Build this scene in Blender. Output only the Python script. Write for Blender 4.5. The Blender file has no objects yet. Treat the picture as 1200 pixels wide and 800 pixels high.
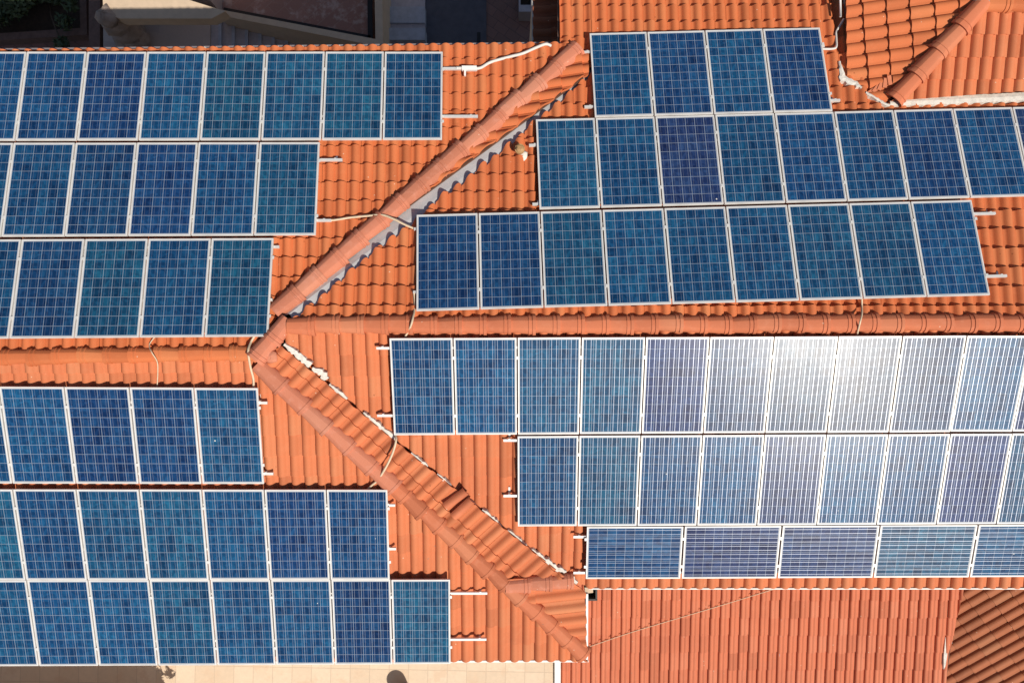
import bpy, math, random
from mathutils import Vector, Matrix
random.seed(7)
# ------------------------------------------------------------------ camera, sky, sun, exposure
SC = bpy.context.scene
COL = SC.collection
CAMH = 24.0                      # camera height above the ground (m)
F = 852.388                      # focal length in pixels of a 1200 px wide frame
cam_d = bpy.data.cameras.new('camera'); cam = bpy.data.objects.new('camera', cam_d); COL.objects.link(cam)
cam.location = (0, 0, CAMH); cam.rotation_euler = (0, 0, 0)
cam_d.sensor_fit = 'HORIZONTAL'; cam_d.sensor_width = 36; cam_d.lens = F/1200*36
cam_d.clip_start = .1; cam_d.clip_end = 2000
SC.camera = cam
SUN = Vector((.383, -.450, .803)).normalized()
w = bpy.data.worlds.new('World'); SC.world = w; w.use_nodes = True
nt = w.node_tree; bg = nt.nodes['Background']
sky = nt.nodes.new('ShaderNodeTexSky'); sky.sky_type = 'NISHITA'; sky.sun_disc = False
sky.sun_elevation = math.asin(SUN.z); sky.sun_rotation = math.atan2(SUN.x, SUN.y)
nt.links.new(sky.outputs[0], bg.inputs[0]); bg.inputs[1].default_value = .066
sd = bpy.data.lights.new('sun', 'SUN'); sd.energy = 4.8; sd.angle = math.radians(.53); sd.color = (1, .93, .82)
so = bpy.data.objects.new('sun', sd); COL.objects.link(so); so.location = SUN*40
so.rotation_euler = (-SUN).to_track_quat('-Z', 'Y').to_euler()
SC.view_settings.view_transform = 'Standard'; SC.view_settings.look = 'None'
SC.view_settings.exposure = 0.0; SC.view_settings.gamma = 1; SC.view_settings.use_curve_mapping = False

# ------------------------------------------------------------------ helpers
class MB:
    def __init__(s): s.v = []; s.f = []; s.uv = []; s.sm = []
    def face(s, idx, uv=None, smooth=False):
        s.f.append(idx); s.uv.append(uv); s.sm.append(smooth)
    def quad(s, a, b, c, d, smooth=False):
        n = len(s.v); s.v += [tuple(a), tuple(b), tuple(c), tuple(d)]; s.face((n, n+1, n+2, n+3), None, smooth)
    def poly(s, pts):
        n = len(s.v); s.v += [tuple(p) for p in pts]; s.face(tuple(range(n, n+len(pts))))
    def prism(s, top, vec):
        """closed solid: polygon `top` swept along vec"""
        vec = Vector(vec); n = len(s.v); k = len(top); t = [Vector(p) for p in top]
        nn = Vector((0, 0, 0))
        for i in range(k): nn += t[i].cross(t[(i+1) % k])
        if nn.dot(vec) > 0: t.reverse()
        s.v += [tuple(p) for p in t] + [tuple(p+vec) for p in t]
        s.face(tuple(range(n, n+k))); s.face(tuple(range(n+2*k-1, n+k-1, -1)))
        for i in range(k):
            j = (i+1) % k; s.face((n+j, n+i, n+k+i, n+k+j))
    def box(s, c, sx, sy, sz, ax=None, ay=None, az=None):
        ax = (ax or Vector((1, 0, 0)))*sx/2; ay = (ay or Vector((0, 1, 0)))*sy/2; az = (az or Vector((0, 0, 1)))*sz/2
        c = Vector(c); s.prism([c-ax-ay+az, c+ax-ay+az, c+ax+ay+az, c-ax+ay+az], -2*az)
    def tube(s, pts, r, n=8, smooth=True, sub=6):
        P = [Vector(p) for p in pts]
        if len(P) > 2 and sub > 1:
            Q = []
            for i in range(len(P)-1):
                p0 = P[max(i-1, 0)]; p1 = P[i]; p2 = P[i+1]; p3 = P[min(i+2, len(P)-1)]
                for k in range(sub):
                    t = k/sub
                    Q.append(.5*((2*p1)+(p2-p0)*t+(2*p0-5*p1+4*p2-p3)*t*t+(3*p1-p0-3*p2+p3)*t**3))
            P = Q+[P[-1]]
        base = len(s.v)
        for i, p in enumerate(P):
            d = (P[min(i+1, len(P)-1)]-P[max(i-1, 0)]).normalized()
            a = d.cross(Vector((0, 0, 1)))
            if a.length < 1e-3: a = d.cross(Vector((1, 0, 0)))
            a.normalize(); b = d.cross(a)
            for k in range(n):
                t = 2*math.pi*k/n; s.v.append(tuple(p+(a*math.cos(t)+b*math.sin(t))*r))
        for i in range(len(P)-1):
            for k in range(n):
                k2 = (k+1) % n
                s.face((base+i*n+k2, base+i*n+k, base+(i+1)*n+k, base+(i+1)*n+k2), None, smooth)
        s.face(tuple(base+k for k in range(n-1, -1, -1))); e = base+(len(P)-1)*n
        s.face(tuple(e+k for k in range(n)))
    def build(s, name, mat, parent=None, local=False):
        me = bpy.data.meshes.new(name)
        off = Vector((0, 0, 0)) if (parent is None or local) else parent.matrix_basis.translation
        me.from_pydata([tuple(Vector(v)-off) for v in s.v], [], s.f)
        if any(u is not None for u in s.uv):
            ul = me.uv_layers.new(name='tile'); flat = []
            for f, u in zip(s.f, s.uv):
                for k in range(len(f)): flat += list(u[k]) if u else [0, 0]
            ul.data.foreach_set('uv', flat)
        me.polygons.foreach_set('use_smooth', s.sm)
        me.update(); me.materials.append(mat)
        o = bpy.data.objects.new(name, me); COL.objects.link(o)
        if parent: o.parent = parent
        return o

def tag(o, label, cat, group=None, kind=None):
    if label: o['label'] = label
    if cat: o['category'] = cat
    if group: o['group'] = group
    if kind: o['kind'] = kind
    return o
def thing(name, label, cat, loc=(0, 0, 0), group=None):
    o = bpy.data.objects.new(name, None); COL.objects.link(o); o.location = loc; o.empty_display_size = .2
    return tag(o, label, cat, group)
def struct(name, mb, mat):
    o = mb.build(name, mat); o['kind'] = 'structure'; return o
def one(name, mb, mat, label, cat, loc=None, group=None):
    """a thing that is a single mesh, its origin at loc"""
    o = mb.build(name, mat)
    if loc is not None:
        loc = Vector(loc); o.data.transform(Matrix.Translation(-loc)); o.location = loc
    return tag(o, label, cat, group)

# real places read off the survey: a ray of the camera meets a plane of known position
def ray(px, py): return Vector(((px-600)/F, (400-py)/F, -1))
def at(px, py, depth): return ray(px, py)*depth + Vector((0, 0, CAMH))
PL = {'WN': (-.200022, .018421, .007999, 11.768908), 'WS': (.218902, .026263, -.007648, 11.723801),
      'EN': (-.244745, -.000171, .028878, 11.566947), 'ES': (.255125, .001585, .005203, 11.705225)}
def pmat(pl, withrot=True):
    a, b, c, D = PL[pl]
    return Matrix.Rotation(b, 3, 'Y') @ Matrix.Rotation(a, 3, 'X') @ Matrix.Rotation(c if withrot else 0, 3, 'Z')
def plane(pl, off):
    n = pmat(pl).col[2]; return n, Vector((0, 0, CAMH-PL[pl][3])) - n*off
def hitp(nP, px, py):
    n, P = nP; d = ray(px, py); o = Vector((0, 0, CAMH)); return o + d*((P-o).dot(n)/d.dot(n))
def hit(pl, px, py, off=.15): return hitp(plane(pl, off), px, py)
def plane3(a, b, c):
    n = (b-a).cross(c-a).normalized()
    if n.z < 0: n = -n
    return n, a
class Frame:
    def __init__(s, n, P, up=None):
        s.n = n.normalized(); s.O = P
        if up is None: up = Vector((0, 0, 1))
        s.ey = (up - s.n*up.dot(s.n)).normalized(); s.ex = s.ey.cross(s.n)
    def uv(s, p): d = p-s.O; return (d.dot(s.ex), d.dot(s.ey))
    def pt(s, u, v, h=0): return s.O + s.ex*u + s.ey*v + s.n*h
def slope_frame(pl, off):
    n, P = plane(pl, off); M = pmat(pl, False); up = M.col[1].copy()
    if up.z < 0: up = -up
    return Frame(n, P, up)

# ------------------------------------------------------------------ materials
def new_mat(name):
    m = bpy.data.materials.new(name); m.use_nodes = True; nt = m.node_tree
    return m, nt, nt.nodes['Principled BSDF']
def N(nt, t, **kw):
    n = nt.nodes.new(t)
    for k, v in kw.items(): setattr(n, k, v)
    return n
def math_(nt, op, a, b=None, c=None):
    n = N(nt, 'ShaderNodeMath', operation=op)
    for i, x in enumerate((a, b, c)):
        if x is None: continue
        if hasattr(x, 'links'): nt.links.new(x, n.inputs[i])
        else: n.inputs[i].default_value = x
    return n.outputs[0]
def mix(nt, fac, a, b, mode='MIX'):
    n = N(nt, 'ShaderNodeMix', data_type='RGBA', blend_type=mode)
    for k, x in ((0, fac), (6, a), (7, b)):
        if hasattr(x, 'links'): nt.links.new(x, n.inputs[k])
        else: n.inputs[k].default_value = (*x, 1) if isinstance(x, tuple) and len(x) == 3 else x
    return n.outputs[2]
def ramp(nt, fac, stops):
    n = N(nt, 'ShaderNodeValToRGB'); nt.links.new(fac, n.inputs[0]); e = n.color_ramp.elements
    while len(e) < len(stops): e.new(.5)
    for i, (p, c) in enumerate(stops): e[i].position = p; e[i].color = (*c, 1)
    return n.outputs[0]
def noise(nt, vec, scale, detail=3, rough=.55):
    n = N(nt, 'ShaderNodeTexNoise'); n.inputs['Scale'].default_value = scale; n.inputs['Detail'].default_value = detail
    n.inputs['Roughness'].default_value = rough
    if vec is not None: nt.links.new(vec, n.inputs['Vector'])
    return n.outputs['Fac']
def objco(nt):
    return N(nt, 'ShaderNodeTexCoord').outputs['Object']
def bump(nt, bs, h, dist=.004, strength=.6):
    b = N(nt, 'ShaderNodeBump'); b.inputs['Distance'].default_value = dist; b.inputs['Strength'].default_value = strength
    nt.links.new(h, b.inputs['Height']); nt.links.new(b.outputs[0], bs.inputs['Normal'])

def clay(name, base, var=.16, dark=.62, specks=True, hue=None, weather=.25):
    """fired clay: every tile a slightly different tone, grain, lichen specks and weathered patches"""
    m, nt, bs = new_mat(name); co = objco(nt)
    uv = N(nt, 'ShaderNodeUVMap'); uv.uv_map = 'tile'
    fl = N(nt, 'ShaderNodeVectorMath', operation='FLOOR'); nt.links.new(uv.outputs[0], fl.inputs[0])
    wn = N(nt, 'ShaderNodeTexWhiteNoise', noise_dimensions='2D'); nt.links.new(fl.outputs[0], wn.inputs['Vector'])
    b = base; h = hue or (b[0]*.95, b[1]*1.22, b[2]*1.35)
    d = tuple(x*dark for x in b)
    c = ramp(nt, wn.outputs['Value'], [(0, d), (.10, tuple((x+y)/2 for x, y in zip(d, b))), (.3, b), (.75, b), (1, h)])
    big = noise(nt, co, .9, 4)
    c = mix(nt, math_(nt, 'MULTIPLY', math_(nt, 'SUBTRACT', big, .42), 1.9), c, (b[0]*.70, b[1]*.66, b[2]*.72))
    mid = noise(nt, co, 7, 5, .65)
    pale = ramp(nt, mid, [(.52, (0, 0, 0)), (.72, (1, 1, 1))])
    c = mix(nt, math_(nt, 'MULTIPLY', pale, weather), c, (min(b[0]*1.12, .8), b[1]*1.55, b[2]*2.0))
    fine = noise(nt, co, 90, 3)
    c = mix(nt, .35, c, mix(nt, fine, tuple(x*.7 for x in b), tuple(min(1, x*1.25) for x in b)))
    if specks:
        vo = N(nt, 'ShaderNodeTexVoronoi'); vo.inputs['Scale'].default_value = 9; nt.links.new(co, vo.inputs['Vector'])
        dist = math_(nt, 'ADD', vo.outputs['Distance'], math_(nt, 'MULTIPLY', noise(nt, co, 40, 2), .12))
        sp = math_(nt, 'LESS_THAN', dist, .145)
        sepc = N(nt, 'ShaderNodeSeparateColor'); nt.links.new(vo.outputs['Color'], sepc.inputs[0])
        sp = math_(nt, 'MULTIPLY', sp, math_(nt, 'GREATER_THAN', sepc.outputs[0], .86))
        c = mix(nt, math_(nt, 'MULTIPLY', sp, .75), c, (.72, .52, .38))
        dk = math_(nt, 'MULTIPLY', math_(nt, 'LESS_THAN', dist, .19), math_(nt, 'LESS_THAN', sepc.outputs[1], .05))
        c = mix(nt, math_(nt, 'MULTIPLY', dk, .5), c, tuple(x*.35 for x in b))
    nt.links.new(c, bs.inputs['Base Color']); bs.inputs['Roughness'].default_value = .78
    bs.inputs['Specular IOR Level'].default_value = .3
    bump(nt, bs, math_(nt, 'ADD', fine, mid), .003, .5)
    return m
def plain(name, base, rough=.7, metal=0, var=.2, scale=6, bmp=.002, spec=.4):
    m, nt, bs = new_mat(name); co = objco(nt)
    n = noise(nt, co, scale, 6, .65)
    c = ramp(nt, n, [(.25, tuple(x*(1-var) for x in base)), (.55, base), (.8, tuple(min(1, x*(1+var*.6)) for x in base))])
    nt.links.new(c, bs.inputs['Base Color']); bs.inputs['Roughness'].default_value = rough
    bs.inputs['Metallic'].default_value = metal; bs.inputs['Specular IOR Level'].default_value = spec
    if bmp: bump(nt, bs, noise(nt, co, scale*8, 3), bmp, .5)
    return m
def paving(name, c1, c2, grout, bw, bh, rot=0, stain=None, gsize=.012, off=.5):
    m, nt, bs = new_mat(name); co = objco(nt)
    mp = N(nt, 'ShaderNodeMapping'); nt.links.new(co, mp.inputs[0]); mp.inputs['Rotation'].default_value = (0, 0, rot)
    br = N(nt, 'ShaderNodeTexBrick'); nt.links.new(mp.outputs[0], br.inputs['Vector'])
    br.offset = off; br.inputs['Scale'].default_value = 1; br.inputs['Brick Width'].default_value = bw; br.inputs['Row Height'].default_value = bh
    br.inputs['Mortar Size'].default_value = gsize; br.inputs['Mortar Smooth'].default_value = .3; br.inputs['Bias'].default_value = 0
    br.inputs['Color1'].default_value = (*c1, 1); br.inputs['Color2'].default_value = (*c2, 1); br.inputs['Mortar'].default_value = (*grout, 1)
    n1 = noise(nt, co, 2.2, 6, .7); n2 = noise(nt, co, 14, 4)
    c = mix(nt, math_(nt, 'MULTIPLY', n2, .5), br.outputs['Color'], tuple(x*.6 for x in c1))
    if stain:
        c = mix(nt, math_(nt, 'MULTIPLY', ramp(nt, n1, [(.52, (0, 0, 0)), (.62, (1, 1, 1))]), .6), c, stain)
    nt.links.new(c, bs.inputs['Base Color']); bs.inputs['Roughness'].default_value = .8
    bump(nt, bs, math_(nt, 'SUBTRACT', math_(nt, 'MULTIPLY', n2, .6), br.outputs['Fac']), .006, .5)
    return m

M_tile = clay('clay_tile', (.60, .165, .058))
M_tile2 = clay('clay_tile_pale', (.59, .180, .075))
M_cap = clay('clay_cap', (.58, .175, .082), weather=.4, dark=.62)
M_cap_pink = clay('clay_cap_pink', (.57, .200, .115), weather=.5, dark=.66)
M_leanto = clay('clay_leanto', (.56, .165, .082), weather=.2, dark=.72, hue=(.58, .20, .11))
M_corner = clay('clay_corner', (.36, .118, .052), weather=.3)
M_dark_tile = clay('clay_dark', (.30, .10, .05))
M_deck = plain('roof_underlay', (.12, .055, .035), .9)
M_wall = plain('plaster', (.62, .52, .42), .85, var=.12, scale=3)
M_cream = plain('cream_render', (.60, .46, .33), .85, var=.15, scale=4)
M_white = plain('white_metal', (.80, .78, .74), .45, var=.06, scale=9, bmp=0)
M_mortar = plain('white_mortar', (.72, .68, .61), .9, var=.3, scale=10, bmp=.01)
M_flash = plain('lead_flashing', (.52, .52, .53), .6, .15, var=.16, scale=3.5, bmp=.004)
M_alu = plain('aluminium', (.74, .715, .685), .45, .12, var=.22, scale=2.5, bmp=0)
M_rail = plain('rail_aluminium', (.80, .78, .74), .42, .3, var=.08, scale=9, bmp=0)
M_cable = plain('cable_sleeve', (.66, .52, .36), .6, var=.2, scale=12, bmp=.001)
M_conduit = plain('grey_conduit', (.66, .63, .58), .55, var=.15, scale=12, bmp=.001)
M_gutter = plain('gutter_metal', (.30, .25, .26), .5, .4, var=.2, scale=6, bmp=0)
M_black = plain('black_plastic', (.015, .013, .013), .5, bmp=0)
M_terra = paving('beige_paving', (.78, .62, .46), (.68, .52, .37), (.58, .44, .32), .42, .42, .02, stain=(.62, .44, .30), gsize=.008, off=0)
M_patio = paving('patio_paving', (.36, .20, .165), (.30, .165, .135), (.38, .27, .23), .8, .38, -.72, stain=(.52, .42, .38), gsize=.008)
M_court = paving('court_paving', (.27, .15, .125), (.21, .12, .10), (.12, .075, .07), .45, .30, .6, gsize=.01)
M_stone = paving('pale_stone', (.56, .46, .40), (.46, .37, .33), (.50, .42, .37), .55, .42, .1, gsize=.012)
M_step = plain('grey_step_stone', (.45, .42, .45), .8, var=.25, scale=5)
M_step2 = plain('blue_grey_step_stone', (.40, .43, .50), .8, var=.25, scale=5)
M_slate = plain('slate', (.095, .095, .115), .8, var=.25, scale=5)
M_earth = plain('earth', (.05, .035, .025), .95, var=.4, scale=9)
M_brown = plain('brown_coping', (.17, .105, .085), .85, var=.3, scale=7)
M_rock = plain('rock', (.34, .27, .23), .9, var=.35, scale=6, bmp=.02)
M_ground = plain('dry_ground', (.22, .17, .12), .95, var=.3, scale=.6)
M_pot = plain('brown_clay_pot', (.13, .075, .055), .7)
M_ochre = plain('rusty_cowl', (.42, .25, .11), .7, var=.35, scale=25)
M_leaf, ntl, bsl = new_mat('leaf')
cl = ramp(ntl, noise(ntl, objco(ntl), 5, 4), [(.3, (.022, .04, .012)), (.7, (.055, .085, .028))])
ntl.links.new(cl, bsl.inputs['Base Color']); bsl.inputs['Roughness'].default_value = .6
M_stem = plain('stem_bark', (.10, .07, .05), .9)

def cell_material():
    """polycrystalline cells under textured glass, 6 x 10, two busbars each, white backsheet"""
    m, nt, bs = new_mat('solar_cells')
    uv = N(nt, 'ShaderNodeUVMap'); uv.uv_map = 'tile'
    sep = N(nt, 'ShaderNodeSeparateXYZ'); nt.links.new(uv.outputs[0], sep.inputs[0])
    U, V = sep.outputs[0], sep.outputs[1]
    fu = math_(nt, 'FRACT', U); fv = math_(nt, 'FRACT', V)
    ed = lambda f: math_(nt, 'MINIMUM', f, math_(nt, 'SUBTRACT', 1, f))
    gap = math_(nt, 'MAXIMUM', math_(nt, 'LESS_THAN', ed(fu), .026), math_(nt, 'LESS_THAN', ed(fv), .022))
    out = math_(nt, 'MAXIMUM', math_(nt, 'GREATER_THAN', math_(nt, 'ABSOLUTE', math_(nt, 'SUBTRACT', U, 3)), 3.0),
                math_(nt, 'GREATER_THAN', math_(nt, 'ABSOLUTE', math_(nt, 'SUBTRACT', V, 5)), 5.0))
    bb = math_(nt, 'ABSOLUTE', math_(nt, 'SUBTRACT', math_(nt, 'FRACT', math_(nt, 'MULTIPLY', U, 2)), .5))
    bus = math_(nt, 'MULTIPLY', math_(nt, 'LESS_THAN', bb, .034), math_(nt, 'SUBTRACT', 1, out))
    oi = N(nt, 'ShaderNodeObjectInfo')
    fl = N(nt, 'ShaderNodeVectorMath', operation='FLOOR'); nt.links.new(uv.outputs[0], fl.inputs[0])
    wn = N(nt, 'ShaderNodeTexWhiteNoise', noise_dimensions='4D')
    nt.links.new(fl.outputs[0], wn.inputs['Vector']); nt.links.new(math_(nt, 'MULTIPLY', oi.outputs['Random'], 91), wn.inputs['W'])
    sc = N(nt, 'ShaderNodeSeparateColor'); nt.links.new(wn.outputs['Color'], sc.inputs[0])
    base = oi.outputs['Color']
    # neighbouring cells cut from one brick look alike: a slow noise over the module plus a jump per cell
    slow = N(nt, 'ShaderNodeTexNoise', noise_dimensions='4D'); slow.inputs['Scale'].default_value = .45
    nt.links.new(fl.outputs[0], slow.inputs['Vector']); nt.links.new(math_(nt, 'MULTIPLY', oi.outputs['Random'], 37), slow.inputs['W'])
    k = math_(nt, 'ADD', math_(nt, 'MULTIPLY', slow.outputs['Fac'], .9), math_(nt, 'MULTIPLY', sc.outputs[0], .42))
    tone = ramp(nt, k, [(.35, (.6, .55, .62)), (.60, (.95, .93, .96)), (.80, (1.15, 1.18, 1.08)), (1.0, (1.45, 1.5, 1.3))])
    c = mix(nt, 1.0, base, tone, 'MULTIPLY')
    cry = N(nt, 'ShaderNodeTexVoronoi'); cry.inputs['Scale'].default_value = 3.4; nt.links.new(uv.outputs[0], cry.inputs['Vector'])
    scc = N(nt, 'ShaderNodeSeparateColor'); nt.links.new(cry.outputs['Color'], scc.inputs[0])
    c = mix(nt, 1.0, c, ramp(nt, scc.outputs[0], [(0, (.70, .70, .76)), (1, (1.30, 1.28, 1.22))]), 'MULTIPLY')
    # bird droppings and dust
    vo = N(nt, 'ShaderNodeTexVoronoi', voronoi_dimensions='4D'); vo.inputs['Scale'].default_value = .55
    nt.links.new(uv.outputs[0], vo.inputs['Vector']); nt.links.new(math_(nt, 'MULTIPLY', oi.outputs['Random'], 53), vo.inputs['W'])
    drop = math_(nt, 'LESS_THAN', vo.outputs['Distance'], .045)
    white = math_(nt, 'MAXIMUM', gap, out)
    c = mix(nt, math_(nt, 'MULTIPLY', white, .55), c, (.40, .46, .53))
    c = mix(nt, math_(nt, 'MULTIPLY', out, .5), c, (.66, .65, .64))
    c = mix(nt, drop, c, (.7, .68, .62))
    nt.links.new(c, bs.inputs['Base Color'])
    dust = N(nt, 'ShaderNodeTexNoise', noise_dimensions='4D'); dust.inputs['Scale'].default_value = .35
    nt.links.new(uv.outputs[0], dust.inputs['Vector']); nt.links.new(math_(nt, 'MULTIPLY', oi.outputs['Random'], 19), dust.inputs['W'])
    nt.links.new(math_(nt, 'MULTIPLY_ADD', dust.outputs['Fac'], .10, .24), bs.inputs['Roughness'])
    bs.inputs['Specular IOR Level'].default_value = .19
    b2 = N(nt, 'ShaderNodeBsdfPrincipled'); b2.inputs['Base Color'].default_value = (.56, .59, .68, 1)
    b2.inputs['Metallic'].default_value = .85; b2.inputs['Roughness'].default_value = .42
    ms = N(nt, 'ShaderNodeMixShader'); nt.links.new(math_(nt, 'MULTIPLY', bus, .5), ms.inputs[0])
    nt.links.new(bs.outputs[0], ms.inputs[1]); nt.links.new(b2.outputs[0], ms.inputs[2])
    nt.links.new(ms.outputs[0], nt.nodes['Material Output'].inputs[0])
    return m
M_cell = cell_material()

# ------------------------------------------------------------------ roof tile and ridge builders
def prof_roll(t, H):        # a big roll and a shallow pan
    if t < .74: return H*max(0, math.sin(math.pi*t/.74))**.58
    s = (t-.74)/.26; return H*.10*math.sin(math.pi*s)
def prof_marseille(t, H):   # two flat ribs per tile, a shallow line between them, then a deep groove
    for c, w, h in ((.20, .20, 1), (.60, .19, .92)):
        x = abs(t-c)/w
        if x < 1: return H*h*(1-x**4) + (H*.45 if t < .62 and x > .0 else 0)*x**4*(1 if (c < .3) == (t > c) else 0)
    return 0
def poly_range(poly, u):
    vs = []
    for (a, b), (c, d) in zip(poly, poly[1:]+poly[:1]):
        if (a-u)*(c-u) <= 0 and abs(a-c) > 1e-9: vs.append(b+(d-b)*(u-a)/(c-a))
    return (min(vs), max(vs)) if len(vs) > 1 else None
def tiles(mb, fr, poly, pitch=.216, course=.335, H=.070, lift=.036, seed=1, prof=prof_roll, wave=0, wave_above=-99, v0=None, u0=0, ns=10, jit=1.0):
    """lay overlapping tiles over polygon `poly` (u,v in the frame, v up the slope)"""
    rnd = random.Random(seed)
    us = [p[0] for p in poly]; vs = [p[1] for p in poly]
    umin, umax = min(us), max(us); vb = min(vs) if v0 is None else v0
    c0 = math.floor((umin-u0)/pitch); c1 = math.ceil((umax-u0)/pitch); nr = math.ceil((max(vs)-vb)/course)
    r0 = math.floor((min(vs)-vb)/course-1e-6)
    for c in range(c0, c1):
        ts = [k/ns for k in range(ns+1)]
        uu = [u0+(c+t)*pitch for t in ts]
        keep = [(t, min(max(u, umin+1e-5), umax-1e-5)) for t, u in zip(ts, uu)]
        rng = []
        cj = rnd.uniform(-.06, .05)
        for t, u in keep:
            r = poly_range(poly, u)
            if r is None: rng.append(None); continue
            lo, hi = r
            if wave < 0 and lo > wave_above: lo += -wave*(1-prof(t, 1))+cj+.02
            if wave > 0: hi -= wave*(1-prof(t, 1))+cj+.02
            rng.append((lo, hi))
        for j in range(r0, nr):
            vlo = vb+j*course; vhi = vlo+course
            dz = rnd.uniform(-.004, .004)*jit; tl = rnd.uniform(-.004, .004)*jit; du = rnd.uniform(-.003, .003)*jit; dv = rnd.uniform(-.008, .008)*jit
            row = []
            for (t, u), r in zip(keep, rng):
                if r is None: row.append(None); continue
                a = max(vlo+dv, r[0]); b = min(vhi+.012, r[1])
                if b <= a: b = a = min(max(a, r[0]), max(r[0], r[1])); row.append((t, u, a, a, True)); continue
                row.append((t, u, a, b, False))
            if all(x is None or x[4] for x in row): continue
            base = len(mb.v); ids = []
            for x in row:
                if x is None: ids.append(None); continue
                t, u, a, b, _ = x; h = prof(t, H)+dz+tl*(t-.5)
                za = h+lift*(1-(a-vlo)/course); zb = h+lift*(1-(b-vlo)/course)
                k = len(mb.v)
                mb.v += [tuple(fr.pt(u+du, a, za)), tuple(fr.pt(u+du, b, zb)), tuple(fr.pt(u+du, a, za)), tuple(fr.pt(u+du, a+.004, za-lift-.012))]
                ids.append(k)
            for q in range(len(row)-1):
                A, B = ids[q], ids[q+1]
                if A is None or B is None or (row[q][4] and row[q+1][4]): continue
                uv = [(c+.5, j+.5)]*4
                mb.face((A, B, B+1, A+1), uv, True)
                mb.face((A+2, A+3, B+3, B+2), uv, True)
def deck(mb, pts, n, t=.06):
    mb.prism(pts, -n*t)
def caps(mb, P0, P1, r=.145, seg=.42, h=.105, up=Vector((0, 0, 1)), seed=3, collar=True, lip=1.0):
    """overlapping half round cap tiles from the low end P0 to the high end P1"""
    rnd = random.Random(seed); P0 = Vector(P0); P1 = Vector(P1); L = (P1-P0).length; d = (P1-P0).normalized()
    a = d.cross(up).normalized(); n = a.cross(d); k = max(1, round(L/seg)); s = L/k
    X = [(1, -.05), (.97, .30), (.80, .66), (.42, .93), (0, 1), (-.42, .93), (-.80, .66), (-.97, .30), (-1, -.05)]; NA = len(X)-1
    for i in range(k):
        rr = r*rnd.uniform(.95, 1.05); side = rnd.uniform(-.013, .013); lift = rnd.uniform(0, .008); yaw = rnd.uniform(-.04, .04)
        st = [(-.03, 1.13*lip), (.02, 1.13*lip), (.026, 1.04), (.060, 1.04), (.066, 1.11), (.085, 1.11), (.091, 1.02), (s*.6, .95), (s+.03, .86)] if collar else \
             [(-.03, 1.15), (.02, 1.14), (.03, 1.08), (s*.5, .95), (s+.03, .80)]
        uv = [(seed*31+i+.5, seed+.5)]*4
        def ring(q, m, mh): return [tuple(P0+d*(i*s+q)+a*(x*rr*m+side+yaw*q)+n*(y*h*mh+lift-.012)) for x, y in X]
        rings = [ring(q, m, m) for q, m in st]
        for x in range(len(st)-1):           # sides smooth, the crease along the crown stays sharp
            for half in ((0, 3), (3, 5), (5, 8)):
                base = len(mb.v); w_ = half[1]-half[0]+1
                mb.v += rings[x][half[0]:half[1]+1]+rings[x+1][half[0]:half[1]+1]
                for z in range(w_-1): mb.face((base+z, base+z+1, base+w_+z+1, base+w_+z), uv, True)
        e = len(mb.v); mb.v += ring(-.03, 1.13*lip if collar else 1.10, 1.13*lip if collar else 1.10); mb.v += ring(-.028, .86, .80)
        for z in range(NA): mb.face((e+z+1, e+z, e+NA+1+z, e+NA+2+z), uv)

# ------------------------------------------------------------------ ground
g = MB(); g.quad((-400, -400, 0), (400, -400, 0), (400, 400, 0), (-400, 400, 0)); struct('ground', g, M_ground)

# ------------------------------------------------------------------ roof geometry (W = left house, E = right house)
OFF = .198                       # tile bed below the panel glass
FWN, FWS, FEN, FES = (slope_frame(p, OFF) for p in ('WN', 'WS', 'EN', 'ES'))
def ridge_pt(A, B, x, off):
    n1, P1 = plane(A, off); n2, P2 = plane(B, off)
    # solve n1.p=d1, n2.p=d2 at X=x
    a = Matrix(((n1.y, n1.z), (n2.y, n2.z))); r = Vector((n1.dot(P1)-n1.x*x, n2.dot(P2)-n2.x*x)); s = a.inverted() @ r
    return Vector((x, s.x, s.y))
XW, XE = -13.0, 13.0
h_ = lambda pl, x, y: hit(pl, x, y, OFF)
rWl = ridge_pt('WN', 'WS', XW, OFF); rWr = ridge_pt('WN', 'WS', -4.12, OFF)
rEl = ridge_pt('EN', 'ES', -3.72, OFF); rEr = ridge_pt('EN', 'ES', XE, OFF)
cN = h_('WN', 677, 53); cS = h_('WS', 688, 771); jN = h_('WN', 326, 370)
eWl = Frame.pt(FWN, *FWN.uv(h_('WN', 0, 66))); eWl = eWl + FWN.ex*((eWl.x-XW)/abs(FWN.ex.x)*(1 if FWN.ex.x < 0 else -1))
eSl = h_('WS', 0, 771); eSl = eSl + FWS.ex*((XW-eSl.x)/FWS.ex.x)

house_w = thing('house', 'left hip roofed house in orange clay tile carrying six rows of panels', 'house', (-5, 0, 0))
def patch(parent, fr, pts, mat, name='roof_slope', **kw):
    mb = MB(); tiles(mb, fr, [fr.uv(p) for p in pts], **kw); return mb.build(name, mat, parent)
pN = [eWl, cN, jN, rWr, rWl]; pS = [rWl, rWr, cS, eSl]
patch(house_w, FWN, pN, M_tile, seed=11, lift=.048)
patch(house_w, FWS, pS, M_tile2, seed=12, pitch=.219, course=.36)
dk = MB()
low = lambda p, n, d=.012: p - n*d
deck(dk, [low(p, FWN.n) for p in pN], FWN.n); deck(dk, [low(p, FWS.n) for p in pS], FWS.n)
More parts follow.
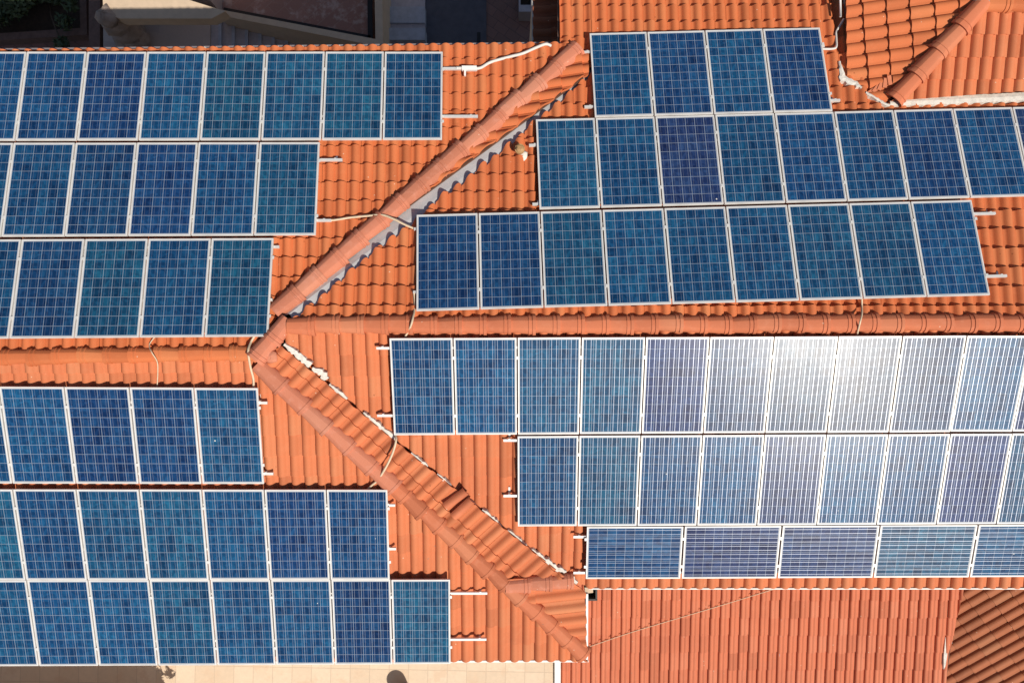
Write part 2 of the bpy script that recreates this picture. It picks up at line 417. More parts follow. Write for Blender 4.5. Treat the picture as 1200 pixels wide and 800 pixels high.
# east hip face, north part: a strip between the hip and the valley
hA = hit('WN', 330, 364, .15); hB = hit('WN', 676, 60, .15)
vA = hit('EN', 500, 224, .085); vB = hit('EN', 690, 87, .085)
nS, PS = plane3(hA, hB, vB)
FNs = Frame(nS, PS, Vector((-1, -.06, 0)))
q = lambda x, y: hitp((nS, PS), x, y)
pNs = [hitp((nS, PS), 470, 243), q(676, 60), q(692, 74), q(691, 86), q(600, 163), q(520, 214)]
patch(house_w, FNs, [q(440, 268), q(678, 58), q(690, 66), q(690, 87)], M_tile, seed=13, pitch=.235, course=.40, v0=-.9, wave=0)
deck(dk, [low(q(330, 364), nS, .02), low(q(676, 60), nS, .02), low(q(688, 66), nS, .02), low(q(684, 90), nS, .02), low(q(440, 270), nS, .02)], nS, .04)
# flashing in the north valley: folded metal sheet from under the hip to under the right roof
fl = MB()
fp = []
for t in [max(i, -.45)/14 for i in range(-1, 15)]:
    a = hA.lerp(hB, t); X = 352+(697-352)*t; Y = 362+(90-362)*t
    b = hit('EN', X+12, Y+16, .230); m_ = hit('EN', X-2, Y-3, .208+.004*math.sin(t*40))
    fp.append((a - Vector((0, 0, .05)), m_, b))
for (a, b, c), (d, e, f) in zip(fp, fp[1:]):
    fl.quad(a, b, e, d, True); fl.quad(b, c, f, e, True)
fl.build('flashing', M_flash, house_w)
# east hip face, south part: a strip along the hip, then the small hip end
sA = hit('WS', 303, 426, .15); sB = hit('WS', 600, 697, .15); tA = hit('ES', 338, 407, .10); tB = hit('ES', 660, 671, .085)
nT, PT = plane3(sA, sB, (tB+hit('ES', 500, 550, .085))/2)
hipdir = (sB-sA).normalized(); upT = -(nT.cross(hipdir)); upT = upT if upT.x < 0 else -upT
FTs = Frame(nT, PT, upT)
qt = lambda x, y: hitp((nT, PT), x, y)
patch(house_w, FTs, [qt(296, 420), qt(331, 405), qt(470, 521), qt(662, 674), qt(588, 692)], M_tile2, seed=14, pitch=.236, course=.5, v0=-.86)
deck(dk, [low(qt(298, 420), nT, .02), low(qt(332, 409), nT, .02), low(qt(468, 524), nT, .02), low(qt(658, 674), nT, .02), low(qt(590, 690), nT, .02)], nT, .05)
nU, PU = plane3(hit('WS', 600, 684, .13), hit('WS', 686, 766, .15), hit('ES', 684, 692, .13))
FUs = Frame(nU, PU, Vector((-1, -.08, .1)))
qu = lambda x, y: hitp((nU, PU), x, y)
patch(house_w, FUs, [qu(592, 676), qu(662, 672), qu(686, 693), qu(686, 768)], M_tile2, seed=15, pitch=.238, course=.9, v0=FUs.uv(qu(686, 720))[1], u0=.05)
deck(dk, [low(qu(594, 678), nU, .02), low(qu(662, 676), nU, .02), low(qu(685, 695), nU, .02), low(qu(685, 767), nU, .02)], nU, .05)
dk.build('roof_deck', M_deck, house_w)
db_ = MB()
for (x, y, ang, tip) in ((541, 594, .0, .05), (533, 583, .12, .02)):
    fr_ = Frame(nT, PT, upT); u0_, v0_ = fr_.uv(qt(x, y)); k_ = len(db_.v); n_s = 10
    for i in range(n_s+1):
        t = i/n_s; hh = .055*math.sin(math.pi*t)**.8+.055
        for v in (-.24, .20):
            db_.v.append(tuple(fr_.pt(u0_+(t-.5)*.16+v*ang, v0_+v, hh+(tip if v < 0 else .02))))
        db_.v.append(tuple(fr_.pt(u0_+(t-.5)*.16-.24*ang, v0_-.24, hh+tip-.03)))
    for i in range(n_s):
        a_ = k_+3*i; db_.face((a_, a_+3, a_+4, a_+1), [(x+.5, y+.5)]*4, True); db_.face((a_+2, a_+5, a_+3, a_), [(x+.5, y+.5)]*4)
db_.build('loose_tile', M_cap, house_w)
up = Vector((0, 0, .05))
def capline(parent, pts, name, mat, **kw):
    mb = MB(); caps(mb, *pts, **kw); return mb.build(name, mat, parent)
capline(house_w, (rWl+up, rWr+up), 'ridge_cap', M_tile, r=.125, seg=.40, seed=21)
capline(house_w, (hit('WN', 676, 58, .11), hit('WN', 324, 365, .11)), 'hip_cap', M_cap_pink, r=.155, seg=.46, h=.12, seed=22)
capline(house_w, (hit('WS', 462, 570, .11), hit('WS', 303, 428, .11)), 'hip_cap', M_cap_pink, r=.155, seg=.47, h=.12, seed=23, collar=False)
capline(house_w, (hit('WS', 683, 766, .11), hit('WS', 455, 563, .115)), 'hip_cap', M_cap, r=.150, seg=.40, h=.12, seed=24, collar=False)
capline(house_w, (qu(669, 679)+up, qu(594, 685)+up), 'ridge_cap', M_cap_pink, r=.14, seg=.42, h=.11, seed=25)
# peak: short caps from the left ridge up to the right ridge
pk0 = hit('WN', 300, 420, .09); pk1 = hit('WN', 337, 376, .09)
capline(house_w, (pk0, pk1), 'ridge_cap', M_cap_pink, r=.155, seg=.45, h=.13, seed=26)
def blob(mb, c, r, flat=.5, seed=0, n=9, m=6):
    rnd = random.Random(seed); base = len(mb.v); c = Vector(c)
    for i in range(m+1):
        for j in range(n):
            th = math.pi*i/m; ph = 2*math.pi*j/n; k = r*rnd.uniform(.75, 1.15)
            mb.v.append(tuple(c+Vector((k*math.sin(th)*math.cos(ph), k*math.sin(th)*math.sin(ph), k*flat*math.cos(th)))))
    for i in range(m):
        for j in range(n):
            j2 = (j+1) % n; mb.face((base+i*n+j, base+(i+1)*n+j, base+(i+1)*n+j2, base+i*n+j2), None, True)
mm = MB()
for k, (x, y) in enumerate([(301, 412), (306, 420), (311, 412), (318, 418)]): blob(mm, hit('WS', x, y, .075), .11, .5, k)
mm.build('mortar', M_cap_pink, house_w)
# white mortar along the south valley, in ragged patches as wide as they were trowelled
def ragged(mb, line, plane_pl, off, seed, thick=.03, rag=1.0):
    """line: [(px,py,halfwidth px)], laid on a roof plane"""
    rnd = random.Random(seed); L = []; R = []
    pts = []
    for (x0, y0, w0), (x1, y1, w1) in zip(line, line[1:]):
        k = max(2, int(math.hypot(x1-x0, y1-y0)/2.5))
        for i in range(k): t = i/k; pts.append((x0+(x1-x0)*t, y0+(y1-y0)*t, w0+(w1-w0)*t))
    pts.append(line[-1])
    for i, (x, y, w_) in enumerate(pts):
        a = pts[max(i-1, 0)]; b = pts[min(i+1, len(pts)-1)]; dx, dy = b[0]-a[0], b[1]-a[1]; l = math.hypot(dx, dy) or 1
        nx, ny = -dy/l, dx/l; wa = w_*(1+rag*rnd.uniform(-.65, .35)); wb = w_*(1+rag*rnd.uniform(-.5, .15))
        L.append(hit(plane_pl, x+nx*wa, y+ny*wa, off)); R.append(hit(plane_pl, x-nx*wb, y-ny*wb, off))
    n = plane(plane_pl, off)[0]
    for i in range(len(L)-1):
        m0 = (L[i]+R[i])/2+n*.012; m1 = (L[i+1]+R[i+1])/2+n*.012
        mb.quad(L[i], L[i+1], m1, m0, True); mb.quad(m0, m1, R[i+1], R[i], True)
        mb.quad(R[i], R[i+1], R[i+1]-n*thick*3, R[i]-n*thick*3); mb.quad(L[i]-n*thick*3, L[i+1]-n*thick*3, L[i+1], L[i])
mv = MB()
S_LINES = [[(331, 405, 1.2), (338, 410, 2.6), (350, 420, 3.0), (362, 430, 3)], [(364, 434, 2), (371, 436, 3), (378, 441, 4.6), (381, 446, 3)], [(384, 452, 1), (394, 460, 2), (405, 469, 1.8)],
           [(424, 485, 1), (434, 493, 2.0), (448, 505, 2.2), (463, 517, 2)], [(480, 532, 1), (492, 543, 2.2), (499, 549, 2)], [(510, 557, 1), (518, 564, 2.2), (527, 571, 1)],
           [(543, 586, .8), (556, 595, 1.2)], [(563, 599, 1.5), (567, 602, 2.8), (577, 611, 2.3), (586, 620, 1.6)], [(592, 624, 1.5), (598, 628, 3.8), (609, 638, 2.6), (618, 646, 2.2)],
           [(619, 646, 2), (628, 652, 4), (640, 662, 4), (652, 669, 3.5), (662, 671, 1)], [(664, 674, 1.5), (668, 680, 4), (674, 685, 2)]]
for i, l in enumerate(S_LINES):
    mv = MB(); ragged(mv, [(x+1.8, y-1.6, w_*1.15) for x, y, w_ in l], 'ES', .07, i); mv.build('mortar', M_mortar, house_w)
# gutters, verge strip
gu = MB()
def strip(mb, a, b, wid, th, side):
    d = (b-a).normalized(); mb.box((a+b)/2, (b-a).length, wid, th, d, Vector((0, 0, 1)).cross(d).normalized())
e0 = eWl+Vector((0, .05, -.035)); e1 = cN+Vector((-.02, .05, -.035))
strip(gu, e0, e1, .03, .05, 1); strip(gu, e0+Vector((0, -.05, -.06)), e1+Vector((0, -.05, -.06)), .10, .02, 1)
gu.build('gutter', M_gutter, house_w)
gm = MB(); rnd = random.Random(5)
u_, v_ = FWN.uv(cN); ul_, vl_ = FWN.uv(eWl)
for k in range(31):      # mortar plugs under the rolls along the bare part of the north eave
    c = (math.floor(u_/.216)+1+k+.37)*.216
    p = FWN.pt(c, v_+(vl_-v_)*(c-u_)/(ul_-u_)-.020, .004)
    if p.x > cN.x-.1: continue
    gm.box(p, .12*rnd.uniform(.75, 1.1), .035, .06)
gm.build('mortar', M_mortar, house_w)
gs = MB()
f0 = eSl+Vector((0, -.03, -.0)); f1 = cS+Vector((.02, -.03, -.0))
strip(gs, f0, f1, .035, .10, 1)
v0_ = qu(687.5, 694)+Vector((.0, 0, .02)); v1_ = qu(687.5, 771)+Vector((.0, 0, .0))
strip(gs, v0_, v1_, .04, .10, 1)
gs.build('fascia', M_white, house_w)
WZ = CAMH-13.42
wl = MB()
wl.prism([(XW+.3, eSl.y+.35, WZ), (cS.x-.25, cS.y+.35, WZ), (cN.x-.25, cN.y-.35, WZ), (XW+.3, eWl.y-.35, WZ)], (0, 0, -WZ))
wl.build('wall', M_wall, house_w)

# right house
house_e = thing('house', 'right house in orange clay tile whose long ridge butts into the left house', 'house', (5, 0, 0))
def xat(pl, p, x, fr): return p + fr.ex*((x-p.x)/fr.ex.x)
eNtop = hit('EN', 655, -80, OFF); eNtr = xat('EN', eNtop, XE, FEN)
vlow = h_('EN', 699, 84); vhigh = h_('EN', 350, 368)
mbE = MB()
polyA = [FEN.uv(p) for p in (vhigh, rEl, rEr, xat('EN', h_('EN', 693, 82), XE, FEN), h_('EN', 700, 82))]
tiles(mbE, FEN, polyA, seed=31, lift=.048, wave=-.05, wave_above=FEN.uv(h_('EN', 693, 82))[1]+.03, v0=FEN.uv(eNtop)[1])
polyB = [FEN.uv(p) for p in (h_('EN', 655, 53), eNtop, eNtr, xat('EN', h_('EN', 655, 53), XE, FEN))]
# upper (north) field, from the eave to the level of the valley foot
vb = FEN.uv(eNtop)[1]; vt = FEN.uv(h_('EN', 693, 82))[1]
uL = FEN.uv(h_('EN', 655, 0))[0]; uM = FEN.uv(h_('EN', 693, 60))[0]; uR = FEN.uv(eNtr)[0]
vc = FEN.uv(h_('EN', 660, 54))[1]
tiles(mbE, FEN, [(uL, vb), (uM, vb), (uM, vc), (uL, vc)], seed=32, lift=.048, v0=vb)
tiles(mbE, FEN, [(uM, vb), (uR, vb), (uR, vt), (uM, vt)], seed=33, lift=.048, v0=vb)
uP = FEN.uv(h_('EN', 675, 60))[0]; tiles(mbE, FEN, [(uP, vc), (uM, vc), (uM, vt), (uP, vt)], seed=32, lift=.048, v0=vb)
mbE.build('roof_slope', M_tile, house_e)
eSL = h_('ES', 690, 686); eSR = xat('ES', h_('ES', 1200, 686), XE, FES)
pES = [rEl, rEr, eSR, eSL, h_('ES', 664, 676), h_('ES', 338, 411)]
mbS = MB(); tiles(mbS, FES, [FES.uv(p) for p in pES], seed=34, pitch=.218, course=.36); mbS.build('roof_slope', M_tile2, house_e)
de = MB()
deck(de, [low(p, FES.n) for p in (rEl, rEr, eSR, eSL+Vector((.02, 0, 0)), h_('ES', 660, 672), h_('ES', 352, 412))], FES.n)
deck(de, [low(p, FEN.n, .05) for p in (h_('EN', 352, 366), rEl+Vector((.2, 0, 0)), rEr, eNtr, eNtop, h_('EN', 655, 52), h_('EN', 694, 84), h_('EN', 694, 96))], FEN.n)
de.build('roof_deck', M_deck, house_e)
capline(house_e, (rEr+up, rEl+Vector((.12, 0, 0))+up), 'ridge_cap', M_cap, r=.145, seg=.395, h=.115, seed=41, lip=1.02)
ge = MB()
strip(ge, eSL+Vector((0, -.045, .005)), eSR+Vector((0, -.045, .005)), .022, .05, 1)
strip(ge, eSL+Vector((0, -.02, -.05)), eSR+Vector((0, -.02, -.05)), .05, .02, 1)
ge.build('gutter', M_white, house_e)
vg = MB()     # verge along the north wing's west side
strip(vg, h_('EN', 654, 52)+Vector((0, 0, -.02)), eNtop+Vector((-.012, 0, -.02)), .02, .10, 1)
vg.build('verge_board', M_brown, house_e)
we = MB()
we.prism([(1.25, -4.1, WZ-.12), (XE-.3, -4.1, WZ-.12), (XE-.3, 7.0, WZ-.12), (1.25, 7.0, WZ-.12)], (0, 0, -WZ+.12))
we.build('wall', M_wall, house_e)

# north-east block: hip roof standing on the right house's slope
block = thing('house_wing', 'raised hip roofed wing in orange tile at the upper right corner', 'house', (8.5, 6.5, 0))
H1 = hit('EN', 1040, 120, .13); H2 = at(1150, 6, 12.36)
nWf, PWf = plane3(H1, H2, H1+Vector((0, 1, 0))); FWf = Frame(nWf, PWf, Vector((1, .07, 0)))
nSf, PSf = plane3(H1, H2, H1+Vector((1, 0, 0))); FSf = Frame(nSf, PSf, Vector((0, 1, 0)))
qw = lambda x, y: hitp((nWf, PWf), x, y)
qs = lambda x, y: hitp((nSf, PSf), x, y)
topW = qw(990, 92); xw = topW.x
pW = [qw(1036, 122), qw(1012, 108), qw(992, 92), topW+Vector((0, 3.2, 0)), Vector((H2.x, topW.y+3.2, H2.z)), H2]
uvW = [FWf.uv(p) for p in pW]
patch(block, FWf, pW, M_tile, seed=51, pitch=.226, course=.372, H=.06, v0=FWf.uv(topW)[1]+.0)
pSf = [qs(1042, 119), qs(1300, 99), Vector((XE-.5, H2.y, H2.z)), H2]
patch(block, FSf, pSf, M_tile2, seed=52, pitch=.216, course=.36)
db = MB(); deck(db, [low(p, nWf) for p in pW], nWf); deck(db, [low(p, nSf) for p in pSf], nSf)
db.prism([Vector((H2.x, H2.y+.0, H2.z-.01)), Vector((XE-.5, H2.y, H2.z-.01)), Vector((XE-.5, topW.y+3.2, H2.z-.6)), Vector((H2.x, topW.y+3.2, H2.z-.6))], (0, 0, -.05))
db.build('roof_deck', M_deck, block)
capline(block, (qw(1046, 117)+Vector((0, 0, .05)), H2+Vector((0, 0, .06))), 'hip_cap', M_cap, r=.155, seg=.50, h=.13, seed=53)
capline(block, (Vector((XE-.5, H2.y, H2.z+.05)), H2+Vector((0, 0, .05))), 'ridge_cap', M_tile, r=.15, seg=.42, h=.12, seed=54)
mw = MB(); blob(mw, H2+Vector((-.03, .05, .07)), .16, .55, 3); mw.build('mortar', M_rock, block)
fw = MB()
ragged(fw, [(1043, 121, 2.5), (1060, 119.5, 4.2), (1120, 117, 4.8), (1200, 113, 4.8), (1260, 110, 4.8)], 'EN', .085, 5, rag=.2)
fw.build('mortar', M_mortar, block); fw = MB()
ragged(fw, [(984, 72, 1), (986, 84, 3), (988, 92, 4.5), (994, 94, 3.5), (1003, 98, 3), (1010, 103, 1.6)], 'EN', .085, 6)
fw.build('mortar', M_mortar, block); fw = MB()
ragged(fw, [(1015, 108, 1.6), (1026, 115, 2), (1036, 121, 1.5), (1043, 123, 1.5)], 'EN', .085, 7)
fw.build('mortar', M_mortar, block)
bw = MB()
for k in range(5):    # broken cut tiles at the foot of the hip
    bw.box(qw(1020+5*k, 108-3*k)+Vector((0, 0, .055+.004*k)), .16, .07, .02, Vector((math.cos(.6+k*.3), math.sin(.6+k*.3), .12)).normalized(), Vector((-math.sin(.6+k*.3), math.cos(.6+k*.3), 0)))
bw.build('broken_tile', M_cap, block)
wb = MB(); wb.prism([(xw+.12, topW.y-.05, topW.z-.10), (XE-.7, topW.y-.05, topW.z-.10), (XE-.7, topW.y+3.1, topW.z-.10), (xw+.12, topW.y+3.1, topW.z-.10)], (0, 0, -topW.z+.10)); wb.build('wall', M_wall, block)

# lower roofs
annex = thing('annex', 'low annex with pinkish ribbed tile roof below the right house', 'annex', (4.5, -6.2, 0))
L0 = at(760, 745, 15.75)
sl = math.tan(math.radians(8)); nL = Vector((0, -sl, 1)).normalized(); FL = Frame(nL, L0, Vector((0, 1, 0)))
ql = lambda x, y: hitp((nL, L0), x, y)
pL = [ql(657, 660), ql(1135, 655), ql(1127, 688), ql(1119, 735), ql(1108, 770), ql(1103, 830), ql(1098, 900), ql(657, 900)]
patch(annex, FL, pL, M_leanto, seed=61, pitch=.213, course=.40, H=.054, lift=.024, prof=prof_marseille, u0=.03, ns=14, jit=1.5)
da = MB(); deck(da, [low(p, nL) for p in (ql(657, 660), ql(1132, 655), ql(1124, 688), ql(1096, 895), ql(657, 895))], nL); da.build('roof_deck', M_deck, annex)
wa = MB(); z0 = ql(800, 900).z-.12
wa.prism([(ql(660, 800).x, -4.3, z0), (ql(1090, 800).x, -4.3, z0), (ql(1090, 895).x, ql(800, 890).y, z0), (ql(660, 800).x, ql(800, 890).y, z0)], (0, 0, -z0)); wa.build('wall', M_wall, annex)
ma = MB()
def slab(mb, pts, depth, th):
    mb.prism([at(x, y, depth) for x, y in pts], (0, 0, -th))
slab(ma, [(1108, 746), (1111, 745), (1115, 749), (1116, 753), (1111, 757), (1110, 768), (1108, 780), (1106, 784), (1106, 770)], ql(1110, 760).z*-1+CAMH-.06, .06)
ma.build('mortar', M_mortar, annex)
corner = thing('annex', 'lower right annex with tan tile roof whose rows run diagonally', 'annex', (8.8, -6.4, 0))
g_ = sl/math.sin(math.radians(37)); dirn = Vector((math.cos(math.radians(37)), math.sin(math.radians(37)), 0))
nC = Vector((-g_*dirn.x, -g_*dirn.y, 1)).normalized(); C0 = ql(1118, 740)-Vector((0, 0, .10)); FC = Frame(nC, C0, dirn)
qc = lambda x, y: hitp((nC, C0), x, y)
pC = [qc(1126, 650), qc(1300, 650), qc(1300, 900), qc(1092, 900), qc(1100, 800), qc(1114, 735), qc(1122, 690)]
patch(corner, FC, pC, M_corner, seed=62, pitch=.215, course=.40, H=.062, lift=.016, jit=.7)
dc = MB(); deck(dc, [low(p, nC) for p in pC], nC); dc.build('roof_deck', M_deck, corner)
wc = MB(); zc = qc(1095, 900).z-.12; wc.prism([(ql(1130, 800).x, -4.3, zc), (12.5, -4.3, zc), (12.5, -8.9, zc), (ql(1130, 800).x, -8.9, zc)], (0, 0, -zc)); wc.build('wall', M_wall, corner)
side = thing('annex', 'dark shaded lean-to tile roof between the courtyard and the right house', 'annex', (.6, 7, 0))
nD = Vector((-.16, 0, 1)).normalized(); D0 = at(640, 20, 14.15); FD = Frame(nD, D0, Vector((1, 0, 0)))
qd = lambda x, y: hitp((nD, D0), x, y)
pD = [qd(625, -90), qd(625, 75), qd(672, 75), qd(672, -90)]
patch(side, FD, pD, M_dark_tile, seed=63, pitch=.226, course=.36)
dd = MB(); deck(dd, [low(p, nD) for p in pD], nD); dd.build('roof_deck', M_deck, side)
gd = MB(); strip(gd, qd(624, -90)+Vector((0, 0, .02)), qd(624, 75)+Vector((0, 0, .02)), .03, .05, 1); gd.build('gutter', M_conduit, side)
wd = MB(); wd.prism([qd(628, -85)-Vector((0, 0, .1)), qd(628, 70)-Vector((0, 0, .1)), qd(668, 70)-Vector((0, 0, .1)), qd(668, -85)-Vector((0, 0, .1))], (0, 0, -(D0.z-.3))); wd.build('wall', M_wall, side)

# ------------------------------------------------------------------ courtyard to the north, terrace to the south
def down(name, pts, depth, mat, bottom=0.0, fn=struct):
    mb = MB(); t = [at(x, y, depth) for x, y in pts]; mb.prism(t, (0, 0, bottom-t[0].z)); return fn(name, mb, mat)
DC = 23.8
ZC = at(0, 0, DC).z
down('courtyard', [(-160, 190), (640, 190), (640, -160), (-160, -160)], DC, M_court)
down('slate_path', [(498, 150), (570, 150), (570, -100), (498, -100)], DC-.05, M_slate, ZC)
down('stone_landing', [(121, 120), (121, 10), (246, 10), (246, 120)], 22.5, M_stone, ZC)
down('patio', [(206, -100), (206, -2), (262, 20), (436, 52), (440, -100)], 23.4, M_patio, ZC)
down('planting_bed', [(-100, 52), (96, 38), (93, -100), (-100, -100)], DC-.15, M_earth, ZC)
down('terrace', [(-300, 690), (652, 690), (652, 1000), (-300, 1000)], 15.75, M_terra)
def wall_thing(name, pts, depth, bot, mat, label, cat='wall'):
    t = [at(x, y, depth) for x, y in pts]; mb = MB(); mb.prism(t, (0, 0, bot-t[0].z))
    c = sum(t, Vector())/len(t); c.z = bot; return one(name, mb, mat, label, cat, c)
wall_thing('garden_edging', [(-90, 53), (-90, 45), (94, 33), (91, -90), (99, -90), (102, 41)], 23.4, ZC, M_brown, 'low brown masonry edging around the dark planting bed', 'edging')
wall_thing('garden_wall', [(104, -90), (104, 130), (117, 130), (117, -90)], 22.6, ZC, M_brown, 'brown wall beside the planting bed at the upper left')
ts = wall_thing('terrace_slab', [(118, -60), (121, 14), (140, 22), (248, 22), (264, 13.5), (205, -5), (203, -60)], 19.6, at(0, 0, 20.0).z, M_cream, 'cream raised slab with a sunlit far edge at the upper left', 'slab')
wall_thing('stone_wall', [(124, -140), (126, -48), (203, -48), (203, -140)], 20.01, ZC, M_stone, 'pale stone block wall carrying the cream slab at the upper left')
dg = MB()  # black strip painting in the dark shade line where patio meets wall
for a_, b_ in (((262, 12), (434, 45)), ((434, 45), (433, -60))):
    A_, B_ = at(*a_, 23.37), at(*b_, 23.37); strip(dg, A_, B_, .16, .03, 1)
one('shade_strip', dg, M_black, 'dark strip of painted shade running round the edge of the sunken patio', 'drain', at(434, 45, 23.4))
wall_thing('retaining_wall', [(254, 10), (262, 12.2), (440, 46), (438, -60), (447, -60), (449, 56), (430, 52), (340, 34), (256, 18)], 22.0, ZC, M_cream, 'cream wall bordering the sunken patio above the stairs')
st = thing('stairs', 'grey stone stairs going down beside the cream wall behind the left house', 'stairs', at(320, 45, DC))
for k in range(9):
    x0 = 243+15.6*k; d = 22.6+.10*k; mb = MB(); t = [at(x, y, d) for x, y in ((x0, 20+2.9*k), (x0+15.8+.10*k, 20+2.9*k), (x0+15.8+.10*k, 120), (x0, 120))]
    mb.prism(t, (0, 0, ZC-t[0].z)); mb.build('tread', M_step, st)
    mb = MB(); mb.prism([at(x, y, d-.02) for x, y in ((x0+12.8, 22+2.9*k), (x0+16.4, 22+2.9*k), (x0+16.4, 120), (x0+12.8, 120))], (0, 0, -.04)); mb.build('nosing', M_step2, st)
st2 = thing('stairs', 'blue grey stone steps beside the dark slate path', 'stairs', at(470, 30, DC))
for (a, b, d) in ((8, 27, 23.40), (27, 33, 23.48), (33, 47, 23.2), (47, 120, 23.6), (-60, 8, 23.65)):
    mb = MB(); t = [at(x, y, d) for x, y in ((449, a), (498, a), (498, b), (449, b))]; mb.prism(t, (0, 0, ZC-t[0].z)); mb.build('tread', M_step2 if (a, b) != (27, 33) and a > 0 and a != 47 else M_step, st2)
rk = MB()
for k, (x, y, r, d) in enumerate([(126, 20, .30, 19.7), (136, 27, .36, 20.2), (148, 36, .42, 21.0), (160, 46, .38, 21.7), (152, 42, .6, 22.2)]): blob(rk, at(x, y, d), r, 1.0, 40+k)
one('boulder', rk, M_rock, 'rough grey brown rock mound at the corner of the cream slab', 'rock', at(144, 35, 22.5))
wall_thing('drain_slot', [(559, 38), (563, 38), (563, 50), (559, 50)], DC-.06, ZC, M_black, 'narrow black drain slot at the edge of the slate path', 'drain')
bx = thing('planter_box', 'small pale box with a dark opening beside the shaded lean-to', 'planter', at(616, 4, DC))
mb = MB()
for a in ((608, -14, 624, -10), (608, 6, 624, 14), (608, -10, 610, 6), (622, -10, 624, 6)): mb.prism([at(x, y, 23.1) for x, y in ((a[0], a[1]), (a[2], a[1]), (a[2], a[3]), (a[0], a[3]))], (0, 0, -.69))
mb.build('box', M_step, bx)
mb = MB(); mb.prism([at(x, y, 23.3) for x, y in ((610, -10), (622, -10), (622, 6), (610, 6))], (0, 0, -.3)); mb.build('filling', M_earth, bx)
wall_thing('parapet_wall', [(650, 740), (657, 740), (657, 1000), (650, 1000)], 15.68, at(0, 0, 15.9).z, M_white, 'white parapet wall between the beige terrace and the pink annex roof')

def shrub(name, c, R, h, nleaf, label, seed, leaf=.09, group=None):
    rnd = random.Random(seed); c = Vector(c); t = thing(name, label, 'shrub', c, group)
    mb = MB(); clumps = [(c+Vector((rnd.gauss(0, .5)*R, rnd.gauss(0, .5)*R, h*rnd.uniform(.35, .95))), R*rnd.uniform(.22, .45)) for _ in range(26)]
    for _ in range(nleaf):
        p, r = rnd.choice(clumps); d = Vector((rnd.gauss(0, 1), rnd.gauss(0, 1), rnd.gauss(0, 1))).normalized()
        q_ = p+d*r*rnd.random()**.4; a = Vector((rnd.gauss(0, 1), rnd.gauss(0, 1), rnd.gauss(0, .5))).normalized(); b = a.cross(d+Vector((0, 0, .6))).normalized()
        s = leaf*rnd.uniform(.6, 1.3); mb.quad(q_-a*s, q_-b*s*.4, q_+a*s, q_+b*s*.4)
    mb.build('foliage', M_leaf, t)
    sb = MB()
    for k in range(6):
        p, r = clumps[k]; sb.tube([c, c.lerp(p, .5)+Vector((rnd.uniform(-.1, .1), rnd.uniform(-.1, .1), .1)), p], .025, 6)
    sb.build('stem', M_stem, t); return t
for k, (x, y, R) in enumerate([(15, 8, 1.0), (58, 4, .9), (-35, 20, .9), (30, -40, 1.2)]):
    L = ['dark green shrub left of the bed in the upper left corner', 'dark green shrub nearest the brown garden wall, upper left corner', 'dark shrub cut by the left frame edge above the panels', 'dark shrub behind the others at the top edge']
    shrub('shrub', at(x, y, DC-.16), R, 1.1, 2600, L[k], 70+k, group='shrubs in the planting bed')
# neighbour to the south-west, outside the frame, whose shadow lies on the terrace
nb = MB(); nb.prism([(-7.07, -7.9, CAMH-13.05), (-16, -7.9, CAMH-13.05), (-16, -14, CAMH-13.05), (-7.07, -14, CAMH-13.05)], (0, 0, -2.7)); one('neighbour_house', nb, M_wall, 'flat roofed plastered neighbour standing south of the beige terrace', 'house', (-11, -11, 0))
shrub('shrub', (-7.0, -8.2, CAMH-15.75), .36, 2.3, 900, 'tall leafy shrub beside the plastered neighbour at the terrace edge', 90, leaf=.07)
pt = thing('plant_pot', 'dark brown round pot at the bottom edge of the beige terrace', 'pot', at(473, 806, 15.75))
mb = MB(); c = at(473, 806, 15.75)
prof_ = [(.10, 0), (.15, .10), (.19, .28), (.20, .36), (.17, .36), (.16, .30)]
for (r0, z0), (r1, z1) in zip(prof_, prof_[1:]):
    for k in range(20):
        a, b = 2*math.pi*k/20, 2*math.pi*(k+1)/20
        mb.quad(c+Vector((r0*math.cos(a), r0*math.sin(a), z0)), c+Vector((r0*math.cos(b), r0*math.sin(b), z0)), c+Vector((r1*math.cos(b), r1*math.sin(b), z1)), c+Vector((r1*math.cos(a), r1*math.sin(a), z1)), True)
mb.build('body', M_pot, pt)
mb = MB(); blob(mb, c+Vector((0, 0, .3)), .165, .35, 3, 14, 8); mb.build('soil', M_earth, pt)

# ------------------------------------------------------------------ solar panels
PW, PH, GAP = .992, 1.650557, .039813
FT = .036
def panel_meshes():
    fr = MB(); W2, H2_ = PW/2+.009, PH/2+.004; b = .020
    for a in ((-W2, -H2_, W2, -H2_+b), (-W2, H2_-b, W2, H2_), (-W2, -H2_+b, -W2+b, H2_-b), (W2-b, -H2_+b, W2, H2_-b)):
        fr.prism([(a[0], a[1], FT), (a[2], a[1], FT), (a[2], a[3], FT), (a[0], a[3], FT)], (0, 0, -FT))
    gl = MB(); w2, h2 = W2-b, H2_-b; zt = FT-.004
    mx, my = .010, .016
    pts = [(-w2, -h2, zt), (w2, -h2, zt), (w2, h2, zt), (-w2, h2, zt)]
    gl.v += pts; cu = 6/(2*(w2-mx)); cv = 10/(2*(h2-my))
    gl.face((0, 1, 2, 3), [((x+w2-mx)*cu, (y+h2-my)*cv) for x, y, z in pts])
    gl.v += [(x, y, zt-.006) for x, y, z in pts]; gl.face((7, 6, 5, 4), [(-1, -1)]*4)
    cl_ = MB(); cl_.box((0, 0, FT+.0035), GAP+.004, .05, .006); cl_.box((0, 0, FT-.012), .010, .05, .022)
    return fr, gl, cl_
FRM, GLS, CLP = panel_meshes()
first = {}
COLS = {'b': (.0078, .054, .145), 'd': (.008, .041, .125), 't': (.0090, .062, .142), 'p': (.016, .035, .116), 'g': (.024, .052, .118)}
WORD = {'b': 'blue', 'd': 'dark blue', 't': 'teal blue', 'p': 'violet blue', 'g': 'glare whitened'}
